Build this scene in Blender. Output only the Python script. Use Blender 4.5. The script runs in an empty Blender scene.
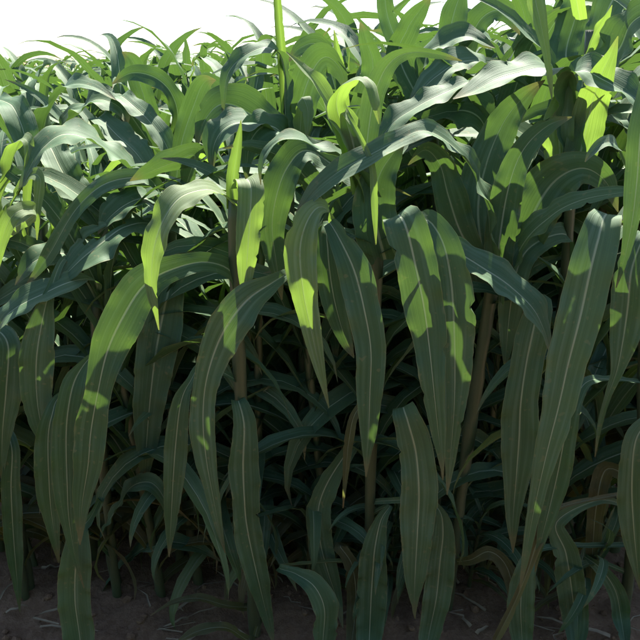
import bpy, math, random
from mathutils import Vector, Quaternion, noise

# ------------------------------------------------------------------ scene, camera, sky, sun, exposure
scene = bpy.context.scene
col = scene.collection
R = math.radians
CAM = Vector((0.0, 0.0, 1.68))
PITCH = R(22.5)
TH = math.tan(R(27.0))
cd = bpy.data.cameras.new('camera')
cam = bpy.data.objects.new('camera', cd)
col.objects.link(cam)
cam.location = CAM
cam.rotation_euler = (math.pi / 2 - PITCH, 0, 0)
cd.sensor_fit = 'HORIZONTAL'
cd.angle = R(54.0)
cd.clip_start = 0.02
cd.clip_end = 2000.0
scene.camera = cam

SUN_EL, SUN_AZ = R(54.0), R(14.0)          # azimuth from +Y towards +X
world = bpy.data.worlds.new('World')
scene.world = world
world.use_nodes = True
wn = world.node_tree
bg = wn.nodes['Background']
sky = wn.nodes.new('ShaderNodeTexSky')
sky.sky_type = 'NISHITA'
sky.sun_disc = False
sky.sun_elevation = SUN_EL
sky.sun_rotation = SUN_AZ
sky.dust_density = 1.3
sky.air_density = 0.8
sky.ozone_density = 2.5
wn.links.new(sky.outputs[0], bg.inputs[0])
bg.inputs[1].default_value = 0.08
sd = bpy.data.lights.new('sun', 'SUN')
sd.energy = 5.0
sd.angle = R(0.55)
sd.color = (1.0, 0.95, 0.86)
sun = bpy.data.objects.new('sun', sd)
col.objects.link(sun)
sdir = Vector((math.sin(SUN_AZ) * math.cos(SUN_EL), math.cos(SUN_AZ) * math.cos(SUN_EL), math.sin(SUN_EL)))
sun.rotation_euler = sdir.to_track_quat('Z', 'Y').to_euler()
sun.location = sdir * 20
vs = scene.view_settings
vs.view_transform = 'Standard'
vs.look = 'None'
vs.exposure = 2.12
vs.gamma = 1.0
vs.use_curve_mapping = False
scene.cycles.use_denoising = True
scene.cycles.max_bounces = 5
scene.cycles.transmission_bounces = 3
scene.cycles.diffuse_bounces = 3
scene.cycles.adaptive_threshold = 0.025

FWD = Vector((0, math.cos(PITCH), -math.sin(PITCH)))
UPV = Vector((0, math.sin(PITCH), math.cos(PITCH)))


def at(px, py, Y):
    """World point seen at photo position (640 px frame) at the ground distance Y."""
    d = FWD + Vector((1, 0, 0)) * ((px - 320) / 320 * TH) + UPV * ((320 - py) / 320 * TH)
    return CAM + d * (Y / d.y)


def pix(P):
    """Metres per photo pixel at the point P."""
    return (P - CAM).dot(FWD) * TH / 320


# ------------------------------------------------------------------ materials
def nodes_of(name):
    m = bpy.data.materials.new(name)
    m.use_nodes = True
    nt = m.node_tree
    nt.nodes.clear()
    return m, nt


class NT:
    def __init__(s, nt):
        s.nt = nt

    def n(s, t, **kw):
        o = s.nt.nodes.new(t)
        for k, v in kw.items():
            setattr(o, k, v)
        return o

    def l(s, a, b):
        s.nt.links.new(a, b)

    def math(s, op, a, b=None, clamp=False):
        m = s.n('ShaderNodeMath', operation=op)
        m.use_clamp = clamp
        for i, v in enumerate((a, b)):
            if v is None:
                continue
            if isinstance(v, (int, float)):
                m.inputs[i].default_value = v
            else:
                s.l(v, m.inputs[i])
        return m.outputs[0]

    def ramp(s, x, a, b, c=0.0, d=1.0, smooth=True):
        m = s.n('ShaderNodeMapRange')
        if smooth:
            m.interpolation_type = 'SMOOTHSTEP'
        s.l(x, m.inputs[0])
        for i, v in zip((1, 2, 3, 4), (a, b, c, d)):
            m.inputs[i].default_value = v
        return m.outputs[0]

    def mix(s, f, a, b):
        m = s.n('ShaderNodeMix', data_type='RGBA')
        if isinstance(f, (int, float)):
            m.inputs[0].default_value = f
        else:
            s.l(f, m.inputs[0])
        for i, v in ((6, a), (7, b)):
            if isinstance(v, tuple):
                m.inputs[i].default_value = (*v, 1)
            else:
                s.l(v, m.inputs[i])
        return m.outputs[2]

    def noise(s, vec, scale, detail=3.0, rough=0.55):
        t = s.n('ShaderNodeTexNoise')
        t.inputs['Scale'].default_value = scale
        t.inputs['Detail'].default_value = detail
        t.inputs['Roughness'].default_value = rough
        if vec is not None:
            s.l(vec, t.inputs['Vector'])
        return t.outputs['Fac']


def leaf_material(name, base_a, base_b, trans, tfac=0.38, tip=0.5):
    m, nt = nodes_of(name)
    g = NT(nt)
    uv = g.n('ShaderNodeUVMap')
    uv.uv_map = 'UVMap'
    sep = g.n('ShaderNodeSeparateXYZ')
    g.l(uv.outputs[0], sep.inputs[0])
    u, v = sep.outputs[0], sep.outputs[1]
    info = g.n('ShaderNodeObjectInfo')
    rnd = info.outputs['Random']
    geo = g.n('ShaderNodeNewGeometry')
    pos = geo.outputs['Position']
    c = g.math('ABSOLUTE', g.math('SUBTRACT', u, 0.5))        # 0 at the midrib, .5 at the margin
    # long parallel veins
    comb = g.n('ShaderNodeCombineXYZ')
    g.l(g.math('MULTIPLY', u, 46.0), comb.inputs[0])
    g.l(g.math('MULTIPLY', v, 1.6), comb.inputs[1])
    g.l(g.math('MULTIPLY', rnd, 57.0), comb.inputs[2])
    veins = g.noise(comb.outputs[0], 1.0, 2.0, 0.6)
    blot = g.noise(pos, 14.0, 3.0, 0.6)
    spot = g.noise(pos, 90.0, 0.0, 0.5)
    colr = g.mix(g.math('ADD', g.math('MULTIPLY', blot, 0.75), g.math('MULTIPLY', g.math('SUBTRACT', rnd, 0.5), 0.55), True), base_a, base_b)
    dark = g.ramp(veins, 0.35, 0.62)
    dk = g.n('ShaderNodeHueSaturation')
    dk.inputs['Value'].default_value = 0.70
    g.l(colr, dk.inputs['Color'])
    colr = g.mix(g.math('MULTIPLY', g.math('SUBTRACT', 1.0, dark), 0.55), colr, dk.outputs[0])
    # broad pale and dark bands along the blade
    comb2 = g.n('ShaderNodeCombineXYZ')
    g.l(g.math('MULTIPLY', u, 9.0), comb2.inputs[0])
    g.l(g.math('MULTIPLY', v, 2.5), comb2.inputs[1])
    g.l(g.math('MULTIPLY', rnd, 91.0), comb2.inputs[2])
    band = g.noise(comb2.outputs[0], 1.0, 1.0, 0.5)
    lt = g.n('ShaderNodeHueSaturation')
    lt.inputs['Value'].default_value = 1.45
    lt.inputs['Saturation'].default_value = 0.82
    g.l(colr, lt.inputs['Color'])
    colr = g.mix(g.math('MULTIPLY', g.ramp(band, 0.45, 0.75), 0.8), colr, lt.outputs[0])
    # pale midrib, narrowing to the tip
    wdt = g.ramp(v, 0.0, 0.95, 0.050, 0.012, False)
    rib = g.math('SUBTRACT', 1.0, g.math('DIVIDE', c, wdt), True)
    rib = g.math('MULTIPLY', g.ramp(rib, 0.0, 0.6), g.ramp(v, 0.80, 1.0, 0.85, 0.15))
    colr = g.mix(rib, colr, (0.34, 0.38, 0.24))
    # thin pale margin
    marg = g.math('MAXIMUM', g.ramp(c, 0.478, 0.5), g.math('MULTIPLY', g.ramp(c, 0.40, 0.5), g.ramp(blot, 0.56, 0.70)))
    colr = g.mix(g.math('MULTIPLY', marg, 0.55), colr, (0.26, 0.25, 0.12))
    # dried, brownish tip and a few flecks
    tipf = g.ramp(g.math('ADD', v, g.math('MULTIPLY', g.math('SUBTRACT', blot, 0.5), 0.12)), 0.89, 1.0, 0.0, tip)
    colr = g.mix(tipf, colr, (0.22, 0.16, 0.08))
    fl = g.math('MULTIPLY', g.ramp(g.math('ADD', spot, g.math('MULTIPLY', g.math('SUBTRACT', blot, 0.5), 0.5)), 0.74, 0.80), 0.35)
    colr = g.mix(fl, colr, (0.20, 0.18, 0.09))
    p = g.n('ShaderNodeBsdfPrincipled')
    g.l(colr, p.inputs['Base Color'])
    g.l(g.math('ADD', g.math('ADD', g.math('MULTIPLY', veins, 0.16), g.math('MULTIPLY', blot, 0.25)), 0.47), p.inputs['Roughness'])
    p.inputs['Specular IOR Level'].default_value = 0.27
    t = g.n('ShaderNodeBsdfTranslucent')
    tc = g.mix(g.math('MULTIPLY', g.math('SUBTRACT', 1.0, dark), 0.45), trans, (trans[0] * .62, trans[1] * .70, trans[2] * .6))
    tc = g.mix(g.math('MULTIPLY', rib, 0.5), tc, (trans[0] * .8, trans[1] * .75, trans[2] * 1.5))
    tc = g.mix(tipf, tc, (0.30, 0.20, 0.08))
    g.l(tc, t.inputs[0])
    b = g.n('ShaderNodeBump')
    b.inputs['Strength'].default_value = 0.5
    b.inputs['Distance'].default_value = 0.002
    h = g.math('ADD', g.math('MULTIPLY', veins, 0.8), g.math('MULTIPLY', rib, -0.9))
    g.l(h, b.inputs['Height'])
    g.l(b.outputs[0], p.inputs['Normal'])
    g.l(b.outputs[0], t.inputs['Normal'])
    mx = g.n('ShaderNodeMixShader')
    mx.inputs[0].default_value = tfac
    g.l(p.outputs[0], mx.inputs[1])
    g.l(t.outputs[0], mx.inputs[2])
    o = g.n('ShaderNodeOutputMaterial')
    g.l(mx.outputs[0], o.inputs[0])
    return m


M_LEAF = leaf_material('corn_leaf', (0.048, 0.102, 0.046), (0.096, 0.154, 0.080), (0.13, 0.25, 0.035), 0.18)
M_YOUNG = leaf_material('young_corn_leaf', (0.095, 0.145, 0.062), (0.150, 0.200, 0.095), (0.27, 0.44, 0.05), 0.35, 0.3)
M_OLD = leaf_material('old_corn_leaf', (0.075, 0.085, 0.035), (0.150, 0.125, 0.065), (0.25, 0.28, 0.06), 0.33, 0.9)


def stalk_material():
    m, nt = nodes_of('corn_stalk')
    g = NT(nt)
    tc = g.n('ShaderNodeTexCoord')
    geo = g.n('ShaderNodeNewGeometry')
    mp = g.n('ShaderNodeMapping')
    mp.inputs['Scale'].default_value = (1, 1, 0.05)
    g.l(tc.outputs['Object'], mp.inputs[0])
    st = g.noise(mp.outputs[0], 220.0, 3.0)
    bl = g.noise(geo.outputs['Position'], 11.0, 4.0)
    c = g.mix(bl, (0.036, 0.066, 0.028), (0.080, 0.082, 0.040))
    c = g.mix(g.math('MULTIPLY', g.ramp(st, 0.45, 0.65), 0.5), c, (0.055, 0.075, 0.03))
    p = g.n('ShaderNodeBsdfPrincipled')
    g.l(c, p.inputs['Base Color'])
    p.inputs['Roughness'].default_value = 0.5
    b = g.n('ShaderNodeBump')
    b.inputs['Strength'].default_value = 0.4
    b.inputs['Distance'].default_value = 0.002
    g.l(st, b.inputs['Height'])
    g.l(b.outputs[0], p.inputs['Normal'])
    o = g.n('ShaderNodeOutputMaterial')
    g.l(p.outputs[0], o.inputs[0])
    return m


def soil_material():
    m, nt = nodes_of('dry_soil')
    g = NT(nt)
    geo = g.n('ShaderNodeNewGeometry')
    pos = geo.outputs['Position']
    a = g.noise(pos, 3.0, 6.0, 0.6)
    b2 = g.noise(pos, 45.0, 6.0, 0.7)
    c = g.mix(a, (0.16, 0.092, 0.052), (0.27, 0.165, 0.098))
    c = g.mix(g.math('MULTIPLY', g.ramp(b2, 0.35, 0.7), 0.6), c, (0.32, 0.21, 0.13))
    p = g.n('ShaderNodeBsdfPrincipled')
    g.l(c, p.inputs['Base Color'])
    p.inputs['Roughness'].default_value = 0.95
    p.inputs['Specular IOR Level'].default_value = 0.15
    b = g.n('ShaderNodeBump')
    b.inputs['Strength'].default_value = 0.8
    b.inputs['Distance'].default_value = 0.02
    g.l(b2, b.inputs['Height'])
    g.l(b.outputs[0], p.inputs['Normal'])
    o = g.n('ShaderNodeOutputMaterial')
    g.l(p.outputs[0], o.inputs[0])
    return m


def straw_material():
    m, nt = nodes_of('dry_straw')
    g = NT(nt)
    geo = g.n('ShaderNodeNewGeometry')
    a = g.noise(geo.outputs['Position'], 60.0, 4.0)
    c = g.mix(a, (0.16, 0.11, 0.06), (0.40, 0.32, 0.20))
    p = g.n('ShaderNodeBsdfPrincipled')
    g.l(c, p.inputs['Base Color'])
    p.inputs['Roughness'].default_value = 0.8
    o = g.n('ShaderNodeOutputMaterial')
    g.l(p.outputs[0], o.inputs[0])
    return m


M_STALK = stalk_material()
M_SOIL = soil_material()
M_STRAW = straw_material()


# ------------------------------------------------------------------ helpers
def link(name, data, parent=None):
    o = bpy.data.objects.new(name, data)
    col.objects.link(o)
    if parent is not None:
        o.parent = parent
    return o


def mesh_from(name, verts, faces, mat, uvs=None, smooth=True):
    me = bpy.data.meshes.new(name)
    me.from_pydata(verts, [], faces)
    if uvs is not None:
        lay = me.uv_layers.new(name='UVMap')
        vi = [0] * len(me.loops)
        me.loops.foreach_get('vertex_index', vi)
        flat = []
        for i in vi:
            flat.extend(uvs[i])
        lay.data.foreach_set('uv', flat)
    if smooth:
        me.polygons.foreach_set('use_smooth', [True] * len(me.polygons))
    me.materials.append(mat)
    me.update()
    return me


def spline(pts, n):
    """Catmull-Rom through equal-length tuples, resampled by length of the first three components."""
    P = [pts[0]] + list(pts) + [pts[-1]]
    dense = []
    for i in range(1, len(P) - 2):
        p0, p1, p2, p3 = P[i - 1], P[i], P[i + 1], P[i + 2]
        for k in range(14):
            t = k / 14
            t2, t3 = t * t, t * t * t
            dense.append(tuple(0.5 * ((2 * b) + (c - a) * t + (2 * a - 5 * b + 4 * c - d) * t2 + (3 * b - a - 3 * c + d) * t3)
                               for a, b, c, d in zip(p0, p1, p2, p3)))
    dense.append(tuple(pts[-1]))
    L = [0.0]
    for a, b in zip(dense, dense[1:]):
        L.append(L[-1] + math.dist(a[:3], b[:3]))
    out, j = [], 0
    for i in range(n + 1):
        s = L[-1] * i / n
        while j < len(L) - 2 and L[j + 1] < s:
            j += 1
        f = (s - L[j]) / max(1e-9, L[j + 1] - L[j])
        out.append(tuple(a + (b - a) * f for a, b in zip(dense[j], dense[j + 1])))
    return out, L[-1]


def blade(pos, hw, N_ref, ref, length, rng, m=4, fold=0.22, wave=0.10, twist=(0, 0), holes=(), curl=0.0, tooth=0.0):
    """Leaf blade along the points pos with half widths hw; frame transported from the index of ref."""
    n = len(pos) - 1
    T = []
    for i in range(n + 1):
        t = (pos[min(n, i + 1)] - pos[max(0, i - 1)])
        T.append(t.normalized() if t.length > 1e-9 else Vector((0, 0, -1)))
    k = max(0, min(n, int(ref * n)))
    N = [None] * (n + 1)
    a = N_ref - T[k] * N_ref.dot(T[k])
    N[k] = a.normalized() if a.length > 1e-4 else T[k].orthogonal().normalized()
    for i in range(k + 1, n + 1):
        N[i] = T[i - 1].rotation_difference(T[i]) @ N[i - 1]
    for i in range(k - 1, -1, -1):
        N[i] = T[i + 1].rotation_difference(T[i]) @ N[i + 1]
    ph1, ph2 = rng.uniform(0, 6.28), rng.uniform(0, 6.28)
    f1, f2 = rng.uniform(7, 11) * length, rng.uniform(7, 11) * length
    verts, uvs, faces = [], [], []
    nick = random.Random(int(ph1 * 1e6))
    rows = 2 * m + 1
    for i in range(n + 1):
        v = i / n
        nn = N[i]
        tw = R(twist[0] + (twist[1] - twist[0]) * v)
        if tw:
            nn = Quaternion(T[i], tw) @ nn
        W = T[i].cross(nn).normalized()
        env = math.sin(math.pi * min(1, max(0, v))) ** 0.6
        und = hw[i] * 0.28 * env * noise.noise(Vector((v * 9 * length, ph1 * 7, 4.4)))
        for j in range(rows):
            c = (j - m) / m
            ac = abs(c)
            ph, f = (ph1, f1) if c < 0 else (ph2, f2)
            wv = wave * env * math.sin(ph + f * v * 6.28) + 0.4 * wave * env * math.sin(ph * 2.3 + 2.1 * f * v * 6.28)
            h = hw[i] * (fold * ac ** 1.3 + wv * ac ** 2.2 - curl * ac ** 2)
            ww = hw[i] * c * (1 - 0.5 * min(.8, fold) ** 2 * ac) * (1 + 0.24 * env * noise.noise(Vector((v * 7 * length, ph * 5, 1.5 if c < 0 else 8.5))))
            if ac == 1 and tooth:
                if nick.random() < 0.012:
                    ww *= nick.uniform(0.68, 0.92)
                ww *= 1 + tooth * (noise.noise(Vector((v * 60 * length, c * 3, ph))))
            # midrib stands a little proud below the blade
            verts.append(pos[i] + W * ww + nn * (h + und - (0.05 * hw[i] if j == m else 0)))
            uvs.append((0.5 + 0.5 * c, v))
    for i in range(n):
        for j in range(2 * m):
            vm, um = (i + .5) / n, (j + .5) / (2 * m)
            if any(h0 <= vm <= h1 and u0 <= um <= u1 for h0, h1, u0, u1 in holes):
                continue
            q = i * rows + j
            faces.append((q, q + 1, q + rows + 1, q + rows))
    return verts, faces, uvs


def stalk_mesh(path, r0, r1, seg=10, nodes=8):
    """Stalk of overlapping sheaths: each one flares a little at its top above the node."""
    verts, faces = [], []
    pts, L = spline([tuple(p) for p in path], nodes * 4)
    rr = random.Random(int(L * 1e5))
    for i, p in enumerate(pts):
        f = i / (len(pts) - 1)
        saw = (i % 4) / 4
        r = (r0 + (r1 - r0) * f) * (1 + 0.16 * saw)
        for k in range(seg):
            a = 2 * math.pi * k / seg
            e = 1 + 0.12 * math.cos(a * 2 + (i // 4) * math.pi / 2)
            verts.append((p[0] + r * e * math.cos(a), p[1] + r * e * math.sin(a), p[2]))
    for i in range(len(pts) - 1):
        for k in range(seg):
            q, w = i * seg + k, i * seg + (k + 1) % seg
            faces.append((q, w, w + seg, q + seg))
    verts.append(tuple(pts[-1]))
    top = len(verts) - 1
    b = (len(pts) - 1) * seg
    for k in range(seg):
        faces.append((b + k, b + (k + 1) % seg, top))
    return mesh_from('stalk', verts, faces, M_STALK)


# ------------------------------------------------------------------ ground
def ground_h(x, y):
    d = math.hypot(x, y - 1.6)
    a = max(0.0, 1 - d / 9)
    return a * (0.022 * noise.noise(Vector((x * 5, y * 5, 0))) + 0.018 * noise.noise(Vector((x * 17, y * 17, 3.1)))
                + 0.008 * noise.noise(Vector((x * 45, y * 45, 7.7))))


def axis(lo, hi, c0, c1, step):
    v, s = [c0], step
    while v[-1] < c1:
        v.append(v[-1] + step)
    while v[-1] < hi:
        s *= 1.35
        v.append(v[-1] + s)
    s, w = step, []
    x = c0
    while x > lo:
        s *= 1.35
        x -= s
        w.append(x)
    return w[::-1] + v


gx, gy = axis(-400, 400, -1.6, 1.6, 0.025), axis(-200, 800, 0.9, 3.0, 0.025)
gv = [(x, y, ground_h(x, y)) for y in gy for x in gx]
gf = [(j * len(gx) + i, j * len(gx) + i + 1, (j + 1) * len(gx) + i + 1, (j + 1) * len(gx) + i)
      for j in range(len(gy) - 1) for i in range(len(gx) - 1)]
ground = link('ground', mesh_from('ground', gv, gf, M_SOIL))
ground['kind'] = 'structure'
ground['label'] = 'brown bare soil under and before the corn'
ground['category'] = 'soil'

rng = random.Random(5)
# soil clods: uncountable crumbs
cv, cf = [], []
ico_v = [Vector(p).normalized() for p in ((0, 0, 1), (.89, 0, .45), (.28, .85, .45), (-.72, .53, .45), (-.72, -.53, .45), (.28, -.85, .45),
                                          (.72, .53, -.45), (-.28, .85, -.45), (-.89, 0, -.45), (-.28, -.85, -.45), (.72, -.53, -.45), (0, 0, -1))]
ico_f = ((0, 1, 2), (0, 2, 3), (0, 3, 4), (0, 4, 5), (0, 5, 1), (1, 6, 2), (2, 7, 3), (3, 8, 4), (4, 9, 5), (5, 10, 1), (6, 7, 2), (7, 8, 3),
         (8, 9, 4), (9, 10, 5), (10, 6, 1), (11, 7, 6), (11, 8, 7), (11, 9, 8), (11, 10, 9), (11, 6, 10))
for i in range(1500):
    x, y = rng.uniform(-1.4, 1.4), rng.uniform(0.9, 2.6)
    s = 0.004 + 0.016 * rng.random() ** 3
    z = ground_h(x, y) + s * 0.3
    b = len(cv)
    for p in ico_v:
        q = p * s * rng.uniform(0.7, 1.25)
        cv.append((x + q.x, y + q.y, z + q.z * 0.75))
    cf += [(a + b, c + b, d + b) for a, c, d in ico_f]
clods = link('soil_clods', mesh_from('soil_clods', cv, cf, M_SOIL, smooth=False))
clods['kind'] = 'stuff'
clods['label'] = 'crumbs and clods of brown soil on the ground'
clods['category'] = 'soil'
# straw litter: uncountable dry bits
sv, sf, suv = [], [], []
for i in range(130):
    x, y, a = rng.uniform(-1.1, 1.1), rng.uniform(1.1, 2.3), rng.uniform(0, 6.28)
    ln, w = rng.uniform(0.04, 0.22), rng.uniform(0.003, 0.009)
    z = ground_h(x, y) + 0.012
    pts = [Vector((x + math.cos(a + .5 * k * rng.uniform(-.4, .4)) * ln * k / 5, y + math.sin(a) * ln * k / 5, z + 0.02 * math.sin(k / 5 * 3.1) * rng.random()))
           for k in range(6)]
    v_, f_, u_ = blade(pts, [w * (1 - .12 * k) for k in range(6)], Vector((0, 0, 1)), .5, ln, rng, 1, 0.5, 0.2)
    b = len(sv)
    sv += [tuple(p) for p in v_]
    sf += [tuple(q + b for q in f) for f in f_]
litter = link('straw_litter', mesh_from('straw_litter', sv, sf, M_STRAW))
litter['kind'] = 'stuff'
litter['label'] = 'dry straw bits lying on the soil under the corn'
litter['category'] = 'straw'


# ------------------------------------------------------------------ hero plants
class Plant:
    def __init__(s, label, stalk, group='corn plants along the front edge of the field', r=(0.021, 0.013), seed=1):
        """stalk: photo points (px, py, Y) from the whorl down; the stalk is carried on to the ground."""
        pts = [at(*q) for q in stalk]
        last = pts[-1]
        g = Vector((last.x, last.y, 0))
        if len(pts) > 1:
            d = (pts[-1] - pts[-2])
            t = -last.z / min(-0.05, d.z)
            g = last + d * (last.z / max(0.05, -d.z)) * 0.6
            g.z = 0
        g.z = ground_h(g.x, g.y) - 0.02
        s.root = link('corn_plant', None)
        s.root.empty_display_size = 0.1
        s.root.location = g
        s.root['label'] = label
        s.root['category'] = 'corn plant'
        s.root['group'] = group
        s.g = g
        s.path = ([g] + pts[::-1])
        s.rng = random.Random(seed)
        me = stalk_mesh([p - g for p in s.path], r[0] * .62, r[1] * .70, seg=12)
        link('stalk', me, s.root)

    def on_stalk(s, z):
        P = s.path
        for a, b in zip(P, P[1:]):
            if a.z <= z <= b.z:
                return a.lerp(b, (z - a.z) / (b.z - a.z))
        return P[-1] if z > P[-1].z else P[0]

    def leaf(s, pts, mat=None, ref=0.6, k=0.3, fold=0.22, wave=0.20, twist=(0, 0), holes=(), curl=0.0, attach=True, n=60, m=5, name='leaf', label=None):
        W = [at(*p[:3]) for p in pts]
        w = [p[3] * pix(q) for p, q in zip(pts, W)]
        if attach:
            z = W[0].z - 0.07
            A = s.on_stalk(z)
            if (A - W[0]).length > 0.03:
                W.insert(0, A)
                w.insert(0, max(0.018, w[0] * 0.5))
        for q in W:                              # keep clear of the soil: nearer along the same line
            if q.z < 0.04:
                q += (CAM - q) * ((0.04 - q.z) / (CAM.z - q.z))
        sp, L = spline([(*p, h) for p, h in zip(W, w)], n)
        pos = [Vector(q[:3]) for q in sp]
        kk = int(ref * n)
        view = (CAM - pos[kk]).normalized()
        Nr = (view + Vector((0, 0, 1)) * (k if k < 0.5 else k * 2.2))
        hw = [max(0.0006, q[3] * 0.47) for q in sp]
        # widths are given as they look: open up where the blade is seen at a slant
        v_, f_, u_ = blade(pos, hw, Nr, ref, L, s.rng, m, fold, wave, twist, holes, curl)
        rows = 2 * m + 1
        fac = []
        for i in range(n + 1):
            a, b = v_[i * rows], v_[i * rows + rows - 1]
            d = (b - a)
            vd = (CAM - pos[i]).normalized()
            pr = (d - vd * d.dot(vd)).length
            fac.append(min(2.2, max(1.0, d.length / max(1e-6, pr))))
        fac = [sum(fac[max(0, i - 4):i + 5]) / len(fac[max(0, i - 4):i + 5]) for i in range(n + 1)]
        for i in range(n + 1):
            hw[i] *= fac[i] ** 0.8
        st = s.rng.getstate()
        v_, f_, u_ = blade(pos, hw, Nr, ref, L, s.rng, m, fold, wave, twist, holes, curl, 0.05)
        me = mesh_from(name, [tuple(p - s.g) for p in v_], f_, mat or M_LEAF, u_)
        o = link(name, me, s.root)
        if label:
            o['label'] = label
        return o


# ---- plant left of centre with the glowing spear leaf
p = Plant('front corn plant left of centre with short glowing yellow-green spear leaf on top',
          [(236, 200, 1.46), (236, 270, 1.46), (240, 380, 1.46), (246, 480, 1.46)], r=(0.026, 0.024), seed=11)
p.leaf([(234, 204, 1.45, 30), (222, 194, 1.43, 26), (205, 189, 1.39, 25), (180, 197, 1.34, 29), (163, 222, 1.31, 27), (153, 255, 1.295, 21), (152, 290, 1.29, 13), (156, 312, 1.29, 6), (159, 330, 1.29, 1)],
       M_YOUNG, ref=0.35, k=0.8, fold=0.15, attach=False)
p.leaf([(240, 188, 1.45, 20), (246, 179, 1.42, 25), (251, 188, 1.385, 28), (250, 215, 1.365, 28), (248, 250, 1.355, 25), (246, 280, 1.35, 15), (249, 311, 1.35, 1)],
       M_YOUNG, ref=0.7, fold=0.18, attach=False)
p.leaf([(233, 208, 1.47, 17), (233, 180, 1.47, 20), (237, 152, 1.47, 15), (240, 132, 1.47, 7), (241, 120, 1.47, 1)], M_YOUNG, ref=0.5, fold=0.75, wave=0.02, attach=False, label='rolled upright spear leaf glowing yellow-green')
p.leaf([(232, 272, 1.45, 18), (205, 262, 1.39, 20), (168, 271, 1.34, 30), (143, 287, 1.31, 42), (123, 317, 1.285, 43), (107, 352, 1.275, 36), (98, 392, 1.268, 27), (91, 430, 1.263, 33), (88, 465, 1.26, 30), (82, 505, 1.26, 17), (80, 545, 1.26, 1)],
       ref=0.6, fold=0.16, wave=0.18)
p.leaf([(286, 273, 1.41, 8), (272, 283, 1.37, 18), (250, 298, 1.335, 36), (231, 319, 1.315, 44), (217, 346, 1.305, 38), (206, 382, 1.30, 27), (203, 420, 1.295, 27), (206, 458, 1.292, 23), (213, 497, 1.29, 15), (219, 527, 1.29, 8), (225, 553, 1.29, 1)],
       ref=0.6, fold=0.16, wave=0.18)
p.leaf([(205, 365, 1.42, 8), (190, 382, 1.37, 10), (181, 402, 1.35, 19), (176, 440, 1.345, 25), (173, 480, 1.34, 21), (171, 520, 1.34, 13), (169, 557, 1.34, 1)], fold=0.2)
p.leaf([(238, 400, 1.44, 14), (244, 425, 1.41, 26), (243, 470, 1.40, 32), (246, 520, 1.40, 30), (256, 570, 1.40, 26), (268, 620, 1.40, 12), (274, 645, 1.40, 1)], fold=0.35, wave=0.2)
p.leaf([(258, 610, 1.5, 8), (228, 606, 1.46, 9), (198, 598, 1.44, 9), (172, 603, 1.43, 5), (150, 616, 1.42, 1)], M_OLD, k=1.2)
p.leaf([(248, 640, 1.4, 10), (225, 628, 1.36, 10), (195, 632, 1.34, 10), (170, 648, 1.33, 1)], M_OLD, k=1.2)

# ---- centre plant
p = Plant('front corn plant at the centre with a looped yellow-green leaf and long hanging leaves',
          [(378, 185, 1.52), (377, 260, 1.52), (372, 400, 1.52), (370, 500, 1.52)], r=(0.024, 0.024), seed=12)
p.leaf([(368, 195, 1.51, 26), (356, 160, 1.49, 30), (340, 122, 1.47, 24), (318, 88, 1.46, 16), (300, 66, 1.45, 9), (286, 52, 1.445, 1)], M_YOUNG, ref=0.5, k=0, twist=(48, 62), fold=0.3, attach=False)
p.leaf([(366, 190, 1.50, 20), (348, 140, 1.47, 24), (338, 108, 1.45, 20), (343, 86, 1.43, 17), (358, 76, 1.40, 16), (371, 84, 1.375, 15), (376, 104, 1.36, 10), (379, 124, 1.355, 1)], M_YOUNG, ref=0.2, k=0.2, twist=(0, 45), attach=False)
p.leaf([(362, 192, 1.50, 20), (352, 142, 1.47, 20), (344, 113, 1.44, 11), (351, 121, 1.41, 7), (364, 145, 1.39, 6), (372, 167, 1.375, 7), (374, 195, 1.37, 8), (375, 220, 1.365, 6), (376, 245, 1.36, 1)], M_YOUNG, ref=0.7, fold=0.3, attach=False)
p.leaf([(372, 195, 1.50, 20), (354, 166, 1.47, 22), (340, 157, 1.44, 22), (322, 152, 1.42, 26), (300, 140, 1.39, 18), (280, 140, 1.37, 13), (266, 153, 1.36, 9), (261, 168, 1.355, 5), (261, 185, 1.35, 1)], ref=0.5, k=1.6, attach=False)
p.leaf([(362, 190, 1.53, 24), (371, 112, 1.53, 24), (380, 79, 1.51, 24), (394, 59, 1.49, 17), (414, 52, 1.47, 11), (440, 55, 1.46, 8), (462, 61, 1.455, 1)], M_LEAF, ref=0.4, k=0.6, attach=False)
p.leaf([(370, 185, 1.56, 26), (335, 165, 1.56, 28), (306, 150, 1.53, 30), (287, 168, 1.50, 34), (276, 198, 1.49, 35), (272, 228, 1.485, 30), (276, 260, 1.48, 20), (282, 300, 1.48, 1)], ref=0.6, k=0.2)
p.leaf([(385, 260, 1.51, 44), (375, 215, 1.49, 50), (378, 180, 1.49, 40), (392, 155, 1.50, 24), (405, 140, 1.51, 1)], ref=0.4, k=0, fold=0.35, attach=False)
p.leaf([(337, 238, 1.43, 12), (331, 213, 1.37, 15), (319, 207, 1.33, 19), (307, 222, 1.30, 28), (300, 250, 1.285, 34), (303, 290, 1.28, 29), (311, 330, 1.275, 20), (319, 365, 1.27, 12), (329, 408, 1.27, 1)], M_YOUNG, ref=0.6, fold=0.14)
p.leaf([(332, 228, 1.42, 16), (328, 252, 1.385, 30), (334, 298, 1.375, 28), (345, 338, 1.37, 16), (354, 358, 1.365, 1)])
p.leaf([(340, 244, 1.44, 10), (329, 222, 1.37, 12), (339, 238, 1.335, 24), (354, 270, 1.315, 36), (364, 308, 1.305, 33), (371, 350, 1.298, 32), (370, 395, 1.294, 28), (369, 430, 1.29, 20), (367, 455, 1.29, 9), (366, 477, 1.29, 1)], ref=0.6, fold=0.15)
p.leaf([(402, 262, 1.46, 14), (394, 230, 1.37, 22), (399, 215, 1.325, 34), (407, 230, 1.295, 46), (416, 268, 1.285, 47), (425, 312, 1.28, 42), (430, 352, 1.275, 32), (434, 392, 1.27, 24), (438, 430, 1.27, 16), (441, 455, 1.27, 8), (443, 480, 1.27, 1)], ref=0.6, fold=0.13, wave=0.18)
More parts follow.
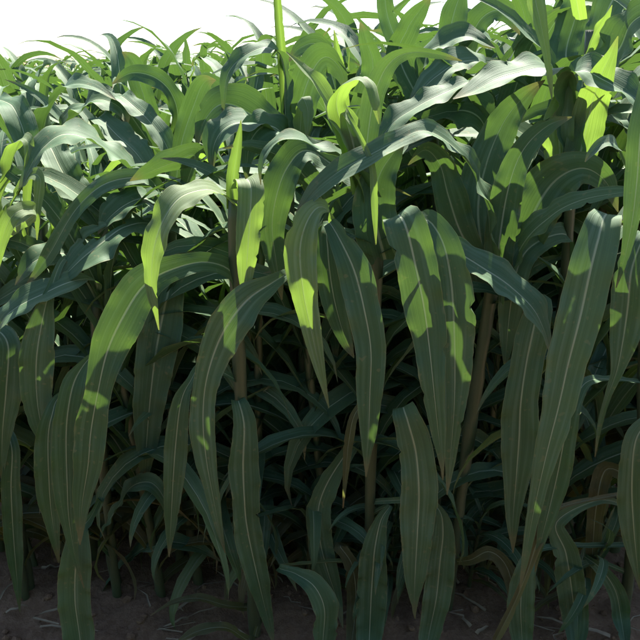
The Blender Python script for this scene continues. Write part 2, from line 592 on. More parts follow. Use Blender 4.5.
p.leaf([(412, 222, 1.42, 14), (428, 220, 1.37, 22), (443, 243, 1.335, 34), (451, 280, 1.315, 40), (454, 325, 1.31, 39), (455, 370, 1.305, 33), (454, 410, 1.30, 25), (451, 450, 1.30, 14), (447, 495, 1.30, 1)], ref=0.6, fold=0.15)
p.leaf([(425, 235, 1.44, 12), (452, 250, 1.41, 24), (485, 270, 1.39, 28), (512, 287, 1.37, 29), (532, 307, 1.355, 26), (545, 332, 1.345, 12), (552, 360, 1.34, 1)], ref=0.5, k=0.5)
p.leaf([(420, 435, 1.44, 12), (404, 408, 1.38, 20), (408, 422, 1.35, 29), (416, 455, 1.342, 36), (419, 495, 1.337, 37), (417, 540, 1.333, 32), (415, 575, 1.33, 22), (414, 600, 1.33, 9), (415, 619, 1.33, 1)], ref=0.6, fold=0.14)
p.leaf([(420, 500, 1.44, 8), (439, 510, 1.40, 10), (443, 532, 1.39, 22), (440, 562, 1.385, 31), (436, 600, 1.38, 30), (428, 640, 1.37, 22), (424, 672, 1.37, 1)])
p.leaf([(376, 395, 1.48, 8), (356, 412, 1.43, 9), (349, 440, 1.415, 10), (346, 470, 1.41, 7), (343, 508, 1.41, 1)], M_OLD)
p.leaf([(390, 505, 1.48, 5), (381, 520, 1.45, 13), (375, 548, 1.43, 25), (373, 570, 1.425, 30), (371, 600, 1.42, 31), (369, 645, 1.41, 26), (366, 700, 1.40, 1)])
p.leaf([(360, 440, 1.6, 10), (335, 470, 1.55, 20), (319, 505, 1.52, 27), (320, 540, 1.51, 27), (328, 572, 1.50, 23), (337, 600, 1.49, 12), (343, 628, 1.49, 1)])
p.leaf([(283, 566, 1.42, 5), (296, 574, 1.37, 14), (314, 586, 1.335, 25), (324, 608, 1.32, 29), (323, 640, 1.31, 26), (318, 680, 1.3, 1)], ref=0.6)
p.leaf([(340, 545, 1.5, 10), (352, 565, 1.48, 18), (356, 600, 1.47, 20), (352, 640, 1.46, 12), (348, 665, 1.46, 1)], M_OLD)

# ---- right-centre plant with the V-shaped whorl
p = Plant('front corn plant right of centre with open V-shaped whorl above a leaning stalk',
          [(495, 262, 1.60), (490, 300, 1.60), (474, 400, 1.59), (458, 520, 1.57)], r=(0.024, 0.026), seed=13)
p.leaf([(497, 292, 1.59, 34), (493, 248, 1.565, 34), (484, 198, 1.53, 28), (470, 163, 1.505, 22), (448, 138, 1.49, 20), (424, 129, 1.455, 22), (400, 138, 1.42, 20), (372, 153, 1.385, 24), (340, 171, 1.36, 25), (318, 188, 1.35, 20), (305, 203, 1.342, 11), (296, 214, 1.338, 1)], ref=0.5, k=0.9, attach=False, n=60)
p.leaf([(496, 292, 1.58, 30), (500, 238, 1.555, 33), (508, 190, 1.535, 31), (522, 152, 1.53, 25), (546, 127, 1.51, 18), (572, 117, 1.50, 1)], ref=0.5, k=0.3, attach=False)
p.leaf([(488, 285, 1.62, 30), (478, 215, 1.67, 42), (486, 165, 1.70, 44), (504, 122, 1.70, 36), (525, 96, 1.68, 20), (545, 80, 1.66, 1)], ref=0.4, k=0, attach=False)
p.leaf([(503, 285, 1.60, 26), (524, 240, 1.55, 27), (550, 216, 1.50, 24), (580, 201, 1.45, 16), (615, 193, 1.40, 13), (655, 190, 1.36, 1)], M_LEAF, ref=0.5, k=0.5, attach=False)
p.leaf([(510, 285, 1.61, 30), (530, 222, 1.61, 50), (553, 183, 1.60, 54), (582, 168, 1.57, 38), (606, 182, 1.55, 22), (618, 212, 1.54, 1)], ref=0.3, k=0.4, attach=False)
p.leaf([(485, 270, 1.60, 24), (462, 235, 1.59, 34), (448, 195, 1.59, 36), (440, 165, 1.58, 28), (425, 150, 1.57, 18), (408, 165, 1.56, 1)], ref=0.4, k=0.1, attach=False)
p.leaf([(540, 298, 1.46, 12), (535, 322, 1.43, 29), (527, 360, 1.415, 36), (521, 400, 1.408, 37), (519, 440, 1.40, 36), (516, 480, 1.40, 27), (513, 520, 1.40, 14), (513, 553, 1.40, 1)])
p.leaf([(470, 560, 1.5, 10), (490, 552, 1.47, 14), (508, 570, 1.45, 16), (515, 610, 1.44, 14), (512, 650, 1.44, 1)], M_OLD)

# ---- right plant of the front row (stalk just outside the right edge of the tall leaf)
p = Plant('front corn plant at the right edge with a broad leaf hanging diagonally to the bottom',
          [(650, 150, 1.52), (648, 240, 1.52), (644, 380, 1.52), (640, 480, 1.52)], r=(0.024, 0.022), seed=14)
p.leaf([(618, 222, 1.42, 14), (606, 214, 1.35, 28), (598, 240, 1.305, 42), (590, 272, 1.288, 46), (580, 318, 1.278, 45), (568, 365, 1.27, 40), (559, 405, 1.266, 33), (550, 440, 1.262, 26), (541, 478, 1.26, 19), (532, 520, 1.26, 13), (525, 560, 1.26, 7), (520, 590, 1.26, 1)], ref=0.55, fold=0.14, n=56)
p.leaf([(592, 380, 1.40, 10), (575, 402, 1.345, 15), (566, 432, 1.335, 25), (558, 472, 1.328, 26), (549, 510, 1.323, 18), (540, 545, 1.32, 8), (535, 572, 1.32, 1)])
p.leaf([(558, 508, 1.36, 6), (540, 535, 1.33, 12), (528, 570, 1.32, 8), (515, 602, 1.31, 8), (500, 632, 1.30, 9), (485, 660, 1.30, 1)], M_OLD, fold=0.4)
p.leaf([(645, 236, 1.44, 18), (632, 268, 1.405, 33), (628, 305, 1.395, 36), (623, 340, 1.388, 27), (617, 370, 1.383, 13), (608, 396, 1.38, 7), (600, 425, 1.38, 5), (595, 457, 1.38, 1)])
p.leaf([(650, 85, 1.33, 22), (641, 130, 1.30, 25), (637, 180, 1.285, 22), (632, 222, 1.275, 16), (624, 260, 1.27, 8), (616, 288, 1.27, 1)], M_LEAF, attach=False)
p.leaf([(638, 200, 1.46, 20), (620, 150, 1.45, 18), (605, 143, 1.42, 14), (592, 152, 1.40, 9), (585, 162, 1.39, 1)], ref=0.5, k=1, attach=False)
p.leaf([(600, 500, 1.48, 8), (557, 522, 1.45, 16), (566, 553, 1.435, 28), (572, 590, 1.428, 30), (575, 625, 1.42, 26), (577, 672, 1.42, 1)])
p.leaf([(585, 556, 1.52, 6), (600, 568, 1.49, 12), (615, 590, 1.475, 17), (622, 622, 1.465, 16), (627, 662, 1.46, 1)])
p.leaf([(545, 548, 1.43, 8), (527, 566, 1.37, 20), (521, 598, 1.355, 27), (522, 640, 1.345, 24), (525, 692, 1.34, 1)])
p.leaf([(650, 420, 1.44, 14), (636, 440, 1.42, 26), (632, 480, 1.41, 30), (634, 530, 1.40, 26), (640, 590, 1.40, 1)])
p.leaf([(630, 480, 1.5, 12), (606, 470, 1.53, 16), (596, 510, 1.52, 18), (592, 560, 1.52, 14), (590, 600, 1.52, 1)], M_OLD)

# ---- whorl behind the right-centre plant: two broad back-lit leaves
p = Plant('corn plant behind the V-shaped whorl with two broad back-lit upright leaves',
          [(572, 165, 1.66), (568, 240, 1.66), (558, 360, 1.66), (552, 440, 1.66)], r=(0.022, 0.02), seed=15)
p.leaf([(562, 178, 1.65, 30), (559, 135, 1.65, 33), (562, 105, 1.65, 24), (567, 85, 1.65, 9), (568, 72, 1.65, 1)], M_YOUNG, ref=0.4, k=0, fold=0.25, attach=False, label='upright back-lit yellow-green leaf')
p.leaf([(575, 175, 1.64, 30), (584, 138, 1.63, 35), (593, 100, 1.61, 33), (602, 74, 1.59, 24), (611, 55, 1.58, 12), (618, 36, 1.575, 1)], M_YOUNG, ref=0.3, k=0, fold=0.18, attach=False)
p.leaf([(572, 175, 1.67, 22), (560, 95, 1.68, 34), (545, 69, 1.65, 40), (518, 73, 1.61, 42), (495, 80, 1.585, 34), (473, 91, 1.565, 18), (453, 99, 1.555, 1)], ref=0.55, k=1.1, fold=0.2, wave=0.14, attach=False)
p.leaf([(578, 175, 1.67, 22), (568, 100, 1.66, 30), (580, 73, 1.62, 32), (606, 80, 1.58, 30), (632, 93, 1.55, 24), (655, 112, 1.53, 14), (670, 135, 1.52, 1)], ref=0.5, k=0.9, attach=False)
p.leaf([(566, 235, 1.64, 20), (540, 240, 1.58, 26), (520, 262, 1.55, 30), (510, 310, 1.54, 26), (505, 370, 1.54, 1)])

# ---- tall plant at the back right, its top out of the frame
p = Plant('tall corn plant at the top right with a thin glowing leaf hanging down',
          [(590, 30, 1.95), (586, 110, 1.95), (580, 200, 1.95), (575, 300, 1.95)], r=(0.024, 0.018), seed=16)
p.leaf([(580, 20, 1.90, 14), (562, -60, 1.75, 22), (542, -45, 1.62, 24), (535, -8, 1.57, 21), (540, 20, 1.55, 15), (546, 50, 1.54, 8), (550, 78, 1.535, 6), (552, 100, 1.53, 1)], M_YOUNG, ref=0.75, k=0, attach=False)
p.leaf([(580, 110, 2.05, 26), (566, 60, 2.20, 34), (574, 22, 2.24, 36), (586, -12, 2.24, 32), (600, -50, 2.22, 1)], ref=0.4, k=0, fold=0.3, attach=False)
p.leaf([(584, 120, 1.90, 22), (597, 82, 1.84, 38), (614, 48, 1.79, 46), (632, 22, 1.74, 42), (655, 15, 1.70, 30), (680, 40, 1.66, 1)], ref=0.4, k=0.7, attach=False)
p.leaf([(580, 80, 1.92, 10), (592, 45, 1.90, 12), (603, 22, 1.89, 10), (612, 5, 1.88, 1)], M_YOUNG, ref=0.4, k=0, twist=(50, 60), attach=False)
p.leaf([(590, 60, 1.98, 26), (620, -10, 2.0, 34), (650, -20, 1.95, 30), (680, 10, 1.9, 1)], ref=0.5, k=0.6, attach=False)
p.leaf([(585, 140, 1.95, 24), (615, 115, 1.88, 34), (645, 125, 1.82, 30), (665, 160, 1.8, 1)], ref=0.5, k=0.8, attach=False)

# ---- tall plant with the rolled pole-like spear
p = Plant('tall corn plant with rolled spear leaf standing like a pole',
          [(289, 160, 1.85), (291, 240, 1.85), (292, 330, 1.85)], r=(0.024, 0.017), seed=17)
p.leaf([(289, 185, 1.84, 20), (287, 130, 1.84, 17), (283, 70, 1.84, 15), (279, 20, 1.84, 13), (276, -20, 1.84, 9), (274, -50, 1.84, 1)], M_YOUNG, ref=0.5, k=0, fold=0.9, wave=0.0, attach=False, label='tightly rolled spear leaf')
p.leaf([(287, 150, 1.83, 14), (283, 70, 1.81, 14), (270, 49, 1.77, 16), (250, 53, 1.74, 17), (232, 66, 1.72, 15), (225, 85, 1.71, 9), (223, 120, 1.71, 1)], ref=0.55, k=0.8, attach=False)
p.leaf([(286, 175, 1.82, 24), (268, 132, 1.79, 36), (245, 110, 1.76, 42), (222, 104, 1.73, 38), (205, 120, 1.71, 22), (196, 147, 1.70, 1)], ref=0.5, k=0.4, attach=False)
p.leaf([(288, 185, 1.80, 20), (262, 130, 1.70, 26), (240, 121, 1.65, 30), (222, 130, 1.62, 30), (213, 148, 1.61, 18), (213, 172, 1.60, 1)], ref=0.5, k=1.0, attach=False)
p.leaf([(290, 185, 1.80, 20), (285, 140, 1.73, 32), (267, 125, 1.68, 36), (252, 138, 1.65, 28), (247, 162, 1.64, 12), (247, 184, 1.64, 1)], ref=0.5, k=0.5, attach=False)
p.leaf([(291, 170, 1.85, 22), (300, 110, 1.84, 34), (312, 72, 1.82, 40), (325, 58, 1.80, 32), (340, 70, 1.78, 18), (348, 95, 1.77, 1)], ref=0.4, k=0.4, attach=False)
p.leaf([(292, 185, 1.80, 18), (302, 120, 1.75, 18), (302, 98, 1.70, 20), (308, 112, 1.68, 14), (306, 140, 1.67, 1)], M_YOUNG, ref=0.6, k=0.5, attach=False)
p.leaf([(291, 240, 1.80, 18), (262, 235, 1.70, 26), (250, 262, 1.66, 28), (247, 300, 1.65, 20), (250, 345, 1.65, 1)])
p.leaf([(291, 250, 1.80, 18), (318, 240, 1.72, 26), (330, 270, 1.69, 28), (334, 320, 1.68, 18), (336, 365, 1.68, 1)])

# ---- left plants
p = Plant('corn plant at left with a long pale sunlit leaf arching leftwards',
          [(170, 205, 1.78), (172, 270, 1.78), (176, 350, 1.78)], r=(0.022, 0.02), seed=18)
p.leaf([(170, 215, 1.77, 18), (150, 186, 1.74, 20), (118, 158, 1.70, 25), (90, 142, 1.66, 28), (62, 135, 1.62, 26), (42, 146, 1.59, 20), (29, 168, 1.57, 11), (18, 196, 1.56, 1)], M_LEAF, ref=0.5, k=1.3, attach=False)
p.leaf([(172, 215, 1.86, 16), (100, 122, 1.92, 20), (122, 138, 1.84, 32), (140, 158, 1.80, 30), (150, 176, 1.78, 18), (156, 196, 1.77, 1)], ref=0.6, k=1.0, attach=False)
p.leaf([(172, 220, 1.75, 18), (150, 201, 1.64, 26), (126, 205, 1.59, 32), (109, 218, 1.565, 20), (98, 234, 1.555, 1)], ref=0.5, k=0.8, attach=False)
p.leaf([(172, 232, 1.72, 16), (148, 222, 1.62, 22), (126, 227, 1.56, 34), (107, 237, 1.52, 40), (88, 251, 1.49, 38), (69, 270, 1.47, 21), (52, 292, 1.46, 1)], ref=0.55, k=0.7, fold=0.12, holes=((0.42, 0.62, 0.62, 0.83), (0.62, 0.68, 0.7, 0.83)), n=60, attach=False)
p.leaf([(172, 215, 1.72, 16), (152, 181, 1.62, 15), (130, 178, 1.58, 16), (105, 184, 1.54, 16), (86, 198, 1.51, 16), (70, 218, 1.49, 16), (52, 250, 1.475, 15), (37, 272, 1.465, 8), (25, 287, 1.46, 1)], ref=0.6, k=0.3, attach=False)
p.leaf([(176, 215, 1.72, 16), (195, 158, 1.62, 24), (175, 162, 1.58, 24), (152, 171, 1.56, 20), (130, 181, 1.55, 1)], ref=0.5, k=0.9, attach=False)
p.leaf([(174, 250, 1.74, 16), (172, 275, 1.62, 30), (164, 310, 1.58, 42), (156, 350, 1.56, 42), (150, 400, 1.55, 36), (146, 450, 1.55, 20), (144, 490, 1.55, 1)])
p.leaf([(174, 215, 1.78, 16), (180, 150, 1.80, 18), (196, 100, 1.80, 24), (205, 82, 1.79, 18), (216, 80, 1.78, 1)], ref=0.4, k=0, attach=False)

p = Plant('front corn plant at the far left with paired leaves hanging side by side',
          [(96, 300, 1.62), (98, 380, 1.62), (104, 470, 1.62)], r=(0.022, 0.02), seed=19)
p.leaf([(96, 352, 1.40, 6), (86, 362, 1.345, 10), (74, 382, 1.32, 25), (68, 410, 1.305, 28), (66, 440, 1.30, 30), (67, 480, 1.295, 27), (69, 520, 1.29, 18), (76, 560, 1.29, 6), (84, 588, 1.29, 1)])
p.leaf([(62, 395, 1.42, 8), (52, 415, 1.36, 20), (48, 440, 1.345, 26), (49, 480, 1.34, 26), (51, 510, 1.338, 19), (56, 545, 1.335, 8), (59, 563, 1.335, 1)])
p.leaf([(92, 515, 1.40, 8), (80, 532, 1.33, 22), (76, 562, 1.31, 32), (75, 600, 1.30, 34), (80, 640, 1.29, 30), (84, 690, 1.28, 1)])
p.leaf([(68, 258, 1.50, 6), (50, 292, 1.43, 10), (41, 328, 1.41, 27), (36, 365, 1.40, 34), (37, 400, 1.40, 29), (42, 430, 1.40, 17), (48, 457, 1.40, 1)])
p.leaf([(95, 280, 1.55, 12), (70, 282, 1.45, 22), (40, 294, 1.42, 26), (15, 308, 1.40, 22), (0, 326, 1.39, 20), (-10, 365, 1.38, 1)], ref=0.4, k=0.6)
p.leaf([(100, 540, 1.62, 8), (112, 515, 1.57, 16), (130, 488, 1.53, 20), (150, 482, 1.50, 18), (165, 500, 1.48, 12), (172, 530, 1.47, 1)], M_LEAF, ref=0.5, k=0.8)
p.leaf([(104, 590, 1.62, 8), (130, 555, 1.58, 14), (165, 540, 1.54, 18), (200, 545, 1.52, 12), (225, 560, 1.5, 1)], M_LEAF, ref=0.5, k=0.8)
p.leaf([(96, 300, 1.62, 20), (80, 250, 1.6, 26), (60, 235, 1.56, 28), (30, 245, 1.52, 24), (10, 270, 1.50, 1)], ref=0.5, k=0.8, attach=False)

p = Plant('corn plant at the left edge with small glowing leaf tips beside it',
          [(-12, 225, 1.60), (-8, 320, 1.60), (0, 420, 1.60)], r=(0.022, 0.02), seed=20)
p.leaf([(-5, 240, 1.58, 14), (35, 214, 1.47, 12), (24, 209, 1.43, 15), (10, 219, 1.40, 17), (1, 245, 1.39, 12), (-3, 275, 1.385, 1)], M_YOUNG, ref=0.6, k=0.4, attach=False)
p.leaf([(-8, 235, 1.6, 16), (15, 150, 1.62, 16), (27, 140, 1.60, 12), (29, 165, 1.58, 9), (27, 200, 1.57, 8), (28, 235, 1.57, 1)], M_YOUNG, ref=0.6, k=0.2, attach=False)
p.leaf([(-10, 240, 1.6, 14), (25, 182, 1.56, 14), (40, 178, 1.53, 11), (38, 205, 1.52, 9), (37, 240, 1.515, 1)], M_YOUNG, ref=0.6, k=0.4, attach=False)
p.leaf([(5, 430, 1.55, 10), (12, 450, 1.50, 16), (11, 490, 1.49, 19), (14, 545, 1.48, 18), (20, 612, 1.47, 1)])
p.leaf([(-5, 330, 1.55, 14), (8, 345, 1.50, 26), (6, 390, 1.48, 30), (2, 440, 1.48, 18), (2, 480, 1.48, 1)])

p = Plant('sunlit corn plant at the upper left with a broad pale leaf drooping to the right',
          [(40, 150, 2.02), (44, 230, 2.02), (50, 310, 2.02)], r=(0.022, 0.018), seed=21)
p.leaf([(42, 160, 1.98, 20), (40, 138, 1.80, 24), (50, 146, 1.73, 32), (61, 168, 1.68, 36), (74, 190, 1.65, 37), (89, 210, 1.63, 30), (102, 230, 1.62, 12), (112, 250, 1.62, 1)], ref=0.6, k=0.6, attach=False)
p.leaf([(40, 165, 2.02, 20), (-5, 105, 1.95, 18), (10, 104, 1.85, 30), (21, 124, 1.81, 32), (28, 150, 1.79, 22), (33, 178, 1.78, 1)], ref=0.6, k=0.6, attach=False)
p.leaf([(45, 170, 2.03, 18), (46, 122, 2.02, 25), (54, 98, 1.99, 27), (71, 85, 1.95, 22), (94, 87, 1.92, 14), (116, 100, 1.90, 1)], M_LEAF, ref=0.5, k=0.9, attach=False)
p.leaf([(48, 165, 2.02, 18), (70, 118, 2.0, 26), (95, 100, 1.97, 32), (118, 105, 1.94, 26), (128, 125, 1.92, 1)], ref=0.5, k=1.0, attach=False)

p = Plant('corn plant with grey-green leaves crossing near the top left of centre',
          [(160, 140, 2.15), (163, 230, 2.15), (166, 310, 2.15)], r=(0.022, 0.018), seed=22)
p.leaf([(160, 150, 2.14, 18), (148, 110, 2.12, 22), (138, 78, 2.1, 24), (132, 60, 2.08, 18), (122, 52, 2.06, 1)], M_LEAF, ref=0.4, k=0, attach=False)
p.leaf([(165, 155, 2.10, 18), (178, 122, 2.02, 22), (172, 95, 1.99, 20), (155, 78, 1.96, 20), (132, 73, 1.93, 16), (112, 84, 1.92, 1)], ref=0.5, k=0.6, attach=False)
p.leaf([(165, 165, 2.08, 16), (120, 98, 1.98, 18), (140, 112, 1.90, 22), (162, 138, 1.85, 22), (176, 168, 1.83, 14), (184, 190, 1.82, 1)], ref=0.5, k=0.7, attach=False)
p.leaf([(165, 165, 2.1, 20), (190, 120, 2.05, 34), (205, 95, 2.0, 40), (222, 100, 1.96, 34), (232, 125, 1.94, 1)], ref=0.4, k=0.6, attach=False)

p = Plant('corn plant behind the looped leaf with a pointed glowing spear against the dark leaves',
          [(345, 110, 2.05), (348, 190, 2.05), (348, 270, 2.05)], r=(0.022, 0.018), seed=23)
p.leaf([(345, 120, 2.04, 15), (341, 75, 2.04, 14), (337, 50, 2.04, 9), (334, 30, 2.04, 1)], M_YOUNG, ref=0.4, k=0, fold=0.6, wave=0.02, attach=False)
p.leaf([(348, 130, 2.04, 20), (372, 75, 2.02, 24), (366, 40, 1.98, 18), (360, 22, 1.96, 1)], ref=0.5, k=0, attach=False)
p.leaf([(344, 135, 2.04, 20), (330, 72, 2.02, 24), (318, 45, 1.98, 20), (300, 48, 1.95, 16), (288, 62, 1.93, 1)], ref=0.5, k=0.8, attach=False)

p = Plant('corn plant at the top right of centre with pale sunlit leaves arching over each other',
          [(432, 110, 1.92), (436, 190, 1.92), (438, 290, 1.92)], r=(0.022, 0.02), seed=24)
p.leaf([(432, 120, 1.90, 20), (470, 84, 1.72, 16), (446, 92, 1.67, 22), (416, 105, 1.63, 27), (395, 118, 1.61, 24), (379, 140, 1.60, 11), (370, 157, 1.59, 1)], ref=0.6, k=1.0, attach=False)
p.leaf([(434, 125, 1.90, 20), (485, 72, 1.82, 20), (460, 62, 1.78, 30), (436, 76, 1.75, 28), (417, 95, 1.73, 12), (407, 106, 1.72, 1)], ref=0.6, k=0.6, attach=False)
p.leaf([(432, 120, 1.92, 20), (426, 58, 1.90, 22), (445, 40, 1.87, 24), (468, 36, 1.84, 20), (495, 48, 1.82, 1)], ref=0.5, k=1.0, attach=False)
p.leaf([(430, 120, 1.94, 22), (400, 60, 1.96, 28), (407, 30, 1.94, 26), (420, 10, 1.92, 18), (432, -5, 1.9, 1)], ref=0.4, k=0.2, attach=False)
p.leaf([(430, 110, 1.96, 20), (392, 30, 2.0, 18), (384, -10, 2.0, 16), (380, -40, 2.0, 1)], M_LEAF, ref=0.4, k=0, attach=False)
p.leaf([(434, 110, 1.96, 20), (448, 40, 2.0, 26), (455, 10, 2.0, 28), (466, -20, 2.0, 1)], ref=0.4, k=0, attach=False)
p.leaf([(436, 120, 1.96, 20), (470, 40, 2.0, 24), (486, 15, 1.98, 26), (505, 12, 1.95, 22), (520, 35, 1.93, 1)], ref=0.5, k=0.8, attach=False)
p.leaf([(434, 130, 1.90, 20), (455, 110, 1.82, 36), (480, 118, 1.78, 34), (495, 150, 1.76, 1)], ref=0.5, k=0.6, attach=False)


# ------------------------------------------------------------------ plants of the field behind: prototypes and copies
def field_leaves(rs, H, nleaf, n=14, m=3, leafscale=1.0, spread=1.0):
    """(verts, faces, uvs, material) of each leaf of a plant of height H standing at the origin."""
    out = []
    az = 0.0                       # two-ranked leaves, along the local x axis
    for i in range(nleaf):
        f = i / (nleaf - 1)
        h = H * (0.07 + 0.69 * f)
        phi = az + math.pi * (i % 2) + rs.gauss(0, 0.45 * spread)
        L = (0.50 + 0.36 * math.sin(math.pi * (0.15 + 0.75 * f)) + rs.uniform(-.06, .06)) * leafscale * (0.8 + 0.2 * H / 1.4)
        w = (0.046 + 0.040 * math.sin(math.pi * (0.1 + 0.75 * f))) * rs.uniform(.85, 1.15)
        th0 = R(rs.uniform(62, 80) + 10 * max(0, f - .7) / .3)
        drop = R(rs.uniform(115, 165) - 48 * max(0, f - .6) / .4 + 25 * (1 - f))
        pw = rs.uniform(1.0, 1.5) + 0.9 * max(0, f - .4)
        bend = rs.gauss(0, 0.5 * spread)
        p = Vector((0, 0, h))
        pts, hw = [p.copy()], [w * .3]
        for k in range(1, n + 1):
            s = k / n
            th = th0 - drop * s ** pw
            ph = phi + bend * s * s
            p = p + Vector((math.cos(th) * math.cos(ph), math.cos(th) * math.sin(ph), math.sin(th))) * (L / n)
            pts.append(p.copy())
            prof = min(1, .45 + 2.2 * s) * (1 - max(0, (s - .45) / .55) ** 1.7)
            hw.append(max(.0007, w * .5 * prof))
        side = Vector((math.cos(phi), math.sin(phi), 0))
        nref = Vector((0, 0, 1)) * math.cos(th0) - side * math.sin(th0)
        v, fc, u = blade(pts, hw, nref, 0.0, L, rs, m, rs.uniform(.15, .4), rs.uniform(.08, .2), (0, rs.gauss(0, 35)))
        mat = M_OLD if f < .16 else (M_YOUNG if rs.random() < .04 else M_LEAF)
        out.append((v, fc, u, mat))
    # rolled spear
    hs = H * 0.74
    pts = [Vector((0, 0, hs)) + Vector((rs.uniform(-.01, .01), rs.uniform(-.01, .01), H * .20 * k / 8)) for k in range(9)]
    hw = [.014 * (1 - (k / 8) ** 2) + .0007 for k in range(9)]
    v, fc, u = blade(pts, hw, Vector((rs.uniform(-1, 1), -1, 0)), 0.3, .3, rs, 2, .7, .02)
    out.append((v, fc, u, M_YOUNG))
    return out


protos = []
for q in range(18):
    rs = random.Random(100 + q)
    H = 1.4
    lv = [mesh_from('leaf', [tuple(p) for p in v], fc, mat, u) for v, fc, u, mat in field_leaves(rs, H, 12 + q % 3, spread=1.0 if q < 12 else 0.35)]
    x1, y1 = rs.gauss(0, .02), rs.gauss(0, .02)
    st = stalk_mesh([Vector((0, 0, -.03)), Vector((x1 * .4, y1 * .4, H * .4)), Vector((0, 0, H * .82))], .018, .010, 8, 6)
    protos.append((st, lv))


def height_at(x, y):
    r = x / y
    left = max(0.0, min(1.0, (0.05 - r) / .2))
    y0 = 2.2 + 0.7 * left
    back = max(0.0, min(1.0, (y - y0) / 0.9))
    near = 1.27 + 0.30 * max(0, min(1, (r + .25) / .3)) + 0.06 * max(0, min(1, r / .4))
    far_ = 1.61 + 0.18 * max(0, min(1, (r + .4) / .4)) + 0.14 * max(0, min(1, r / .45))
    return near + (far_ - near) * back


ZONES = {
    'l': ('sunlit corn plant in the crowd behind the front row on the left', 'corn plants behind the front row on the left'),
    'c': ('corn plant in the crowd behind the front row around the centre', 'corn plants behind the front row around the centre'),
    'r': ('tall corn plant in the crowd behind the front row on the right', 'corn plants behind the front row on the right'),
    'f': ('small distant corn plant along the skyline of the field', 'distant corn plants along the skyline'),
}
rf = random.Random(77)


def put(o_label, o_group, proto, loc, rot, scale):
    st, lv = proto
    o = link('corn_plant', None)
    o.empty_display_size = 0.1
    o.location, o.rotation_euler, o.scale = loc, rot, scale
    o['label'], o['group'], o['category'] = o_label, o_group, 'corn plant'
    link('stalk', st, o)
    for me in lv:
        link('leaf', me, o)
    return o


# shaded plants standing between and just behind the front ones
x = -1.0
while x < 1.0:
    xx, yy = x + rf.gauss(0, .02), 1.66 + rf.gauss(0, .03)
    s = (1.40 - .22 * max(0, min(1, (xx - .0) / .2)) + rf.uniform(-.06, .05)) / 1.4
    put('shaded corn plant standing just behind the leaves that hang along the front', 'shaded corn plants just behind the front leaves',
        protos[12 + rf.randrange(6)], (xx, yy, ground_h(xx, yy) - .01), (rf.gauss(0, .04), rf.gauss(-.03, .03), rf.choice((0, math.pi)) + rf.gauss(0, .15)), (s * .9, s * .9, s))
    x += rf.uniform(.13, .18)
# low tillers that close the view of the soil
for k in range(24):
    x0 = -1.02 + .125 * k if k < 17 else -.02 + .14 * (k - 17)
    xx, yy = x0 + rf.gauss(0, .03), rf.uniform(1.74, 1.92) if k < 17 else rf.uniform(1.58, 1.68)
    s = (rf.uniform(.50, .80) if k < 17 else rf.uniform(.40, .55)) / 1.4
    put('low shaded corn shoot near the soil under the front plants', 'low corn shoots under the front plants',
        protos[rf.randrange(18)], (xx, yy, ground_h(xx, yy) - .01), (rf.gauss(0, .08), rf.gauss(0, .08), rf.uniform(0, 6.28)), (s * 1.25, s * 1.25, s))
Y, count = 1.84, 0
rows_y = []
while Y < 5.3:
    rows_y.append(Y)
    Y += 0.06 + 0.09 * Y
for Y in rows_y:
    half = 0.56 * Y + 0.22
    x = -half + rf.uniform(0, .1)
    while x < half:
        xx, yy = x + rf.gauss(0, .025), Y + rf.gauss(0, .05)
        x += rf.uniform(.12, .19) if Y < 3 else rf.uniform(.17, .26)
        st, lv = protos[rf.randrange(12) if yy > 2.12 else 12 + rf.randrange(6)]
        H = height_at(xx, yy) * rf.uniform(.90, 1.07)
        s = H / 1.4
        o = link('corn_plant', None)
        o.empty_display_size = 0.1
        o.location = (xx, yy, ground_h(xx, yy) - .01)
        rz = rf.uniform(0, 6.28) if yy > 2.15 else rf.choice((0, math.pi)) + rf.gauss(0, .2)
        o.rotation_euler = (rf.gauss(0, .04), rf.gauss(0, .04), rz)
        o.scale = (s * rf.uniform(.95, 1.1),) * 2 + (s,)
        r = xx / yy
        zone = 'f' if yy > 4.3 else ('l' if r < -.17 else ('r' if r > .2 else 'c'))
        o['label'], o['group'] = ZONES[zone]
        o['category'] = 'corn plant'
        link('stalk', st, o)
        for me in lv:
            link('leaf', me, o)
        count += 1
print('field plants', count)

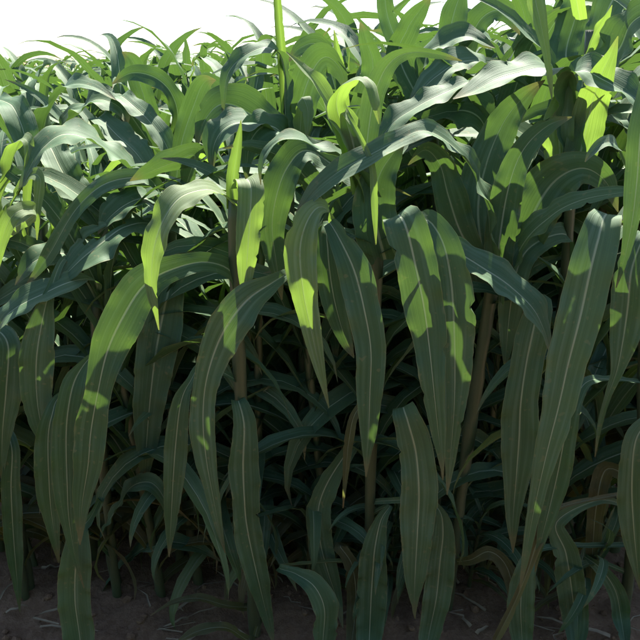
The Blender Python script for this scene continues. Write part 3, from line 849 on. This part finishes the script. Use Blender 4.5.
# the rest of the field, one mass as far as it can be seen
rs = random.Random(9)
lib = [field_leaves(random.Random(300 + q), 1.4, 8, 7, 1, 1.0) for q in range(6)]
fv, ff, fu, fm = [], [], [], []
mats = [M_LEAF, M_YOUNG, M_OLD]
Y = rows_y[-1] + 0.5
while Y < 40:
    half = 0.56 * Y + 0.5
    x = -half
    while x < half:
        H = height_at(x, Y) * rs.uniform(.93, 1.08) / 1.4
        a = rs.uniform(0, 6.28)
        ca, sa = math.cos(a) * H, math.sin(a) * H
        yy = Y + rs.gauss(0, .1)
        for v, fc, u, mat in lib[rs.randrange(6)]:
            b = len(fv)
            fv += [(x + p.x * ca - p.y * sa, yy + p.x * sa + p.y * ca, p.z * H) for p in v]
            fu += u
            ff += [tuple(k + b for k in q) for q in fc]
            fm += [mats.index(mat)] * len(fc)
        x += rs.uniform(.18, .3) * (1 + max(0, Y - 10) * .06)
    Y += 0.6 + max(0, Y - 8) * .13
fme = mesh_from('far_corn', fv, ff, M_LEAF, fu)
fme.materials.append(M_YOUNG)
fme.materials.append(M_OLD)
fme.polygons.foreach_set('material_index', fm)
far = link('far_corn', fme)
far['kind'] = 'stuff'
far['label'] = 'far corn field reading as one green mass at the horizon'
far['category'] = 'corn field'
print('far tris', 2 * len(ff))

# unseen block of corn, added behind the camera to darken the lowest leaves
fv, ff, fu = [], [], []
rs = random.Random(21)
lib = [field_leaves(random.Random(400 + q), 2.1, 11, 7, 1, 1.1) for q in range(6)]
for Y in (-1.25, -1.6, -2.0, -2.5):
    x = -5.0
    while x < 5.0:
        H = rs.uniform(.92, 1.08)
        a = rs.uniform(0, 6.28)
        ca, sa = math.cos(a) * H, math.sin(a) * H
        yy = Y + rs.gauss(0, .06)
        for v, fc, u, mat in lib[rs.randrange(6)]:
            b = len(fv)
            fv += [(x + p.x * ca - p.y * sa, yy + p.x * sa + p.y * ca, p.z * H) for p in v]
            fu += u
            ff += [tuple(k + b for k in q) for q in fc]
        x += rs.uniform(.14, .24)
shade_corn = link('added_shade_corn', mesh_from('added_shade_corn', fv, ff, M_LEAF, fu))
shade_corn['kind'] = 'stuff'
shade_corn['label'] = 'unseen block of tall corn added behind the camera to hold back low sky'
shade_corn['category'] = 'corn field'
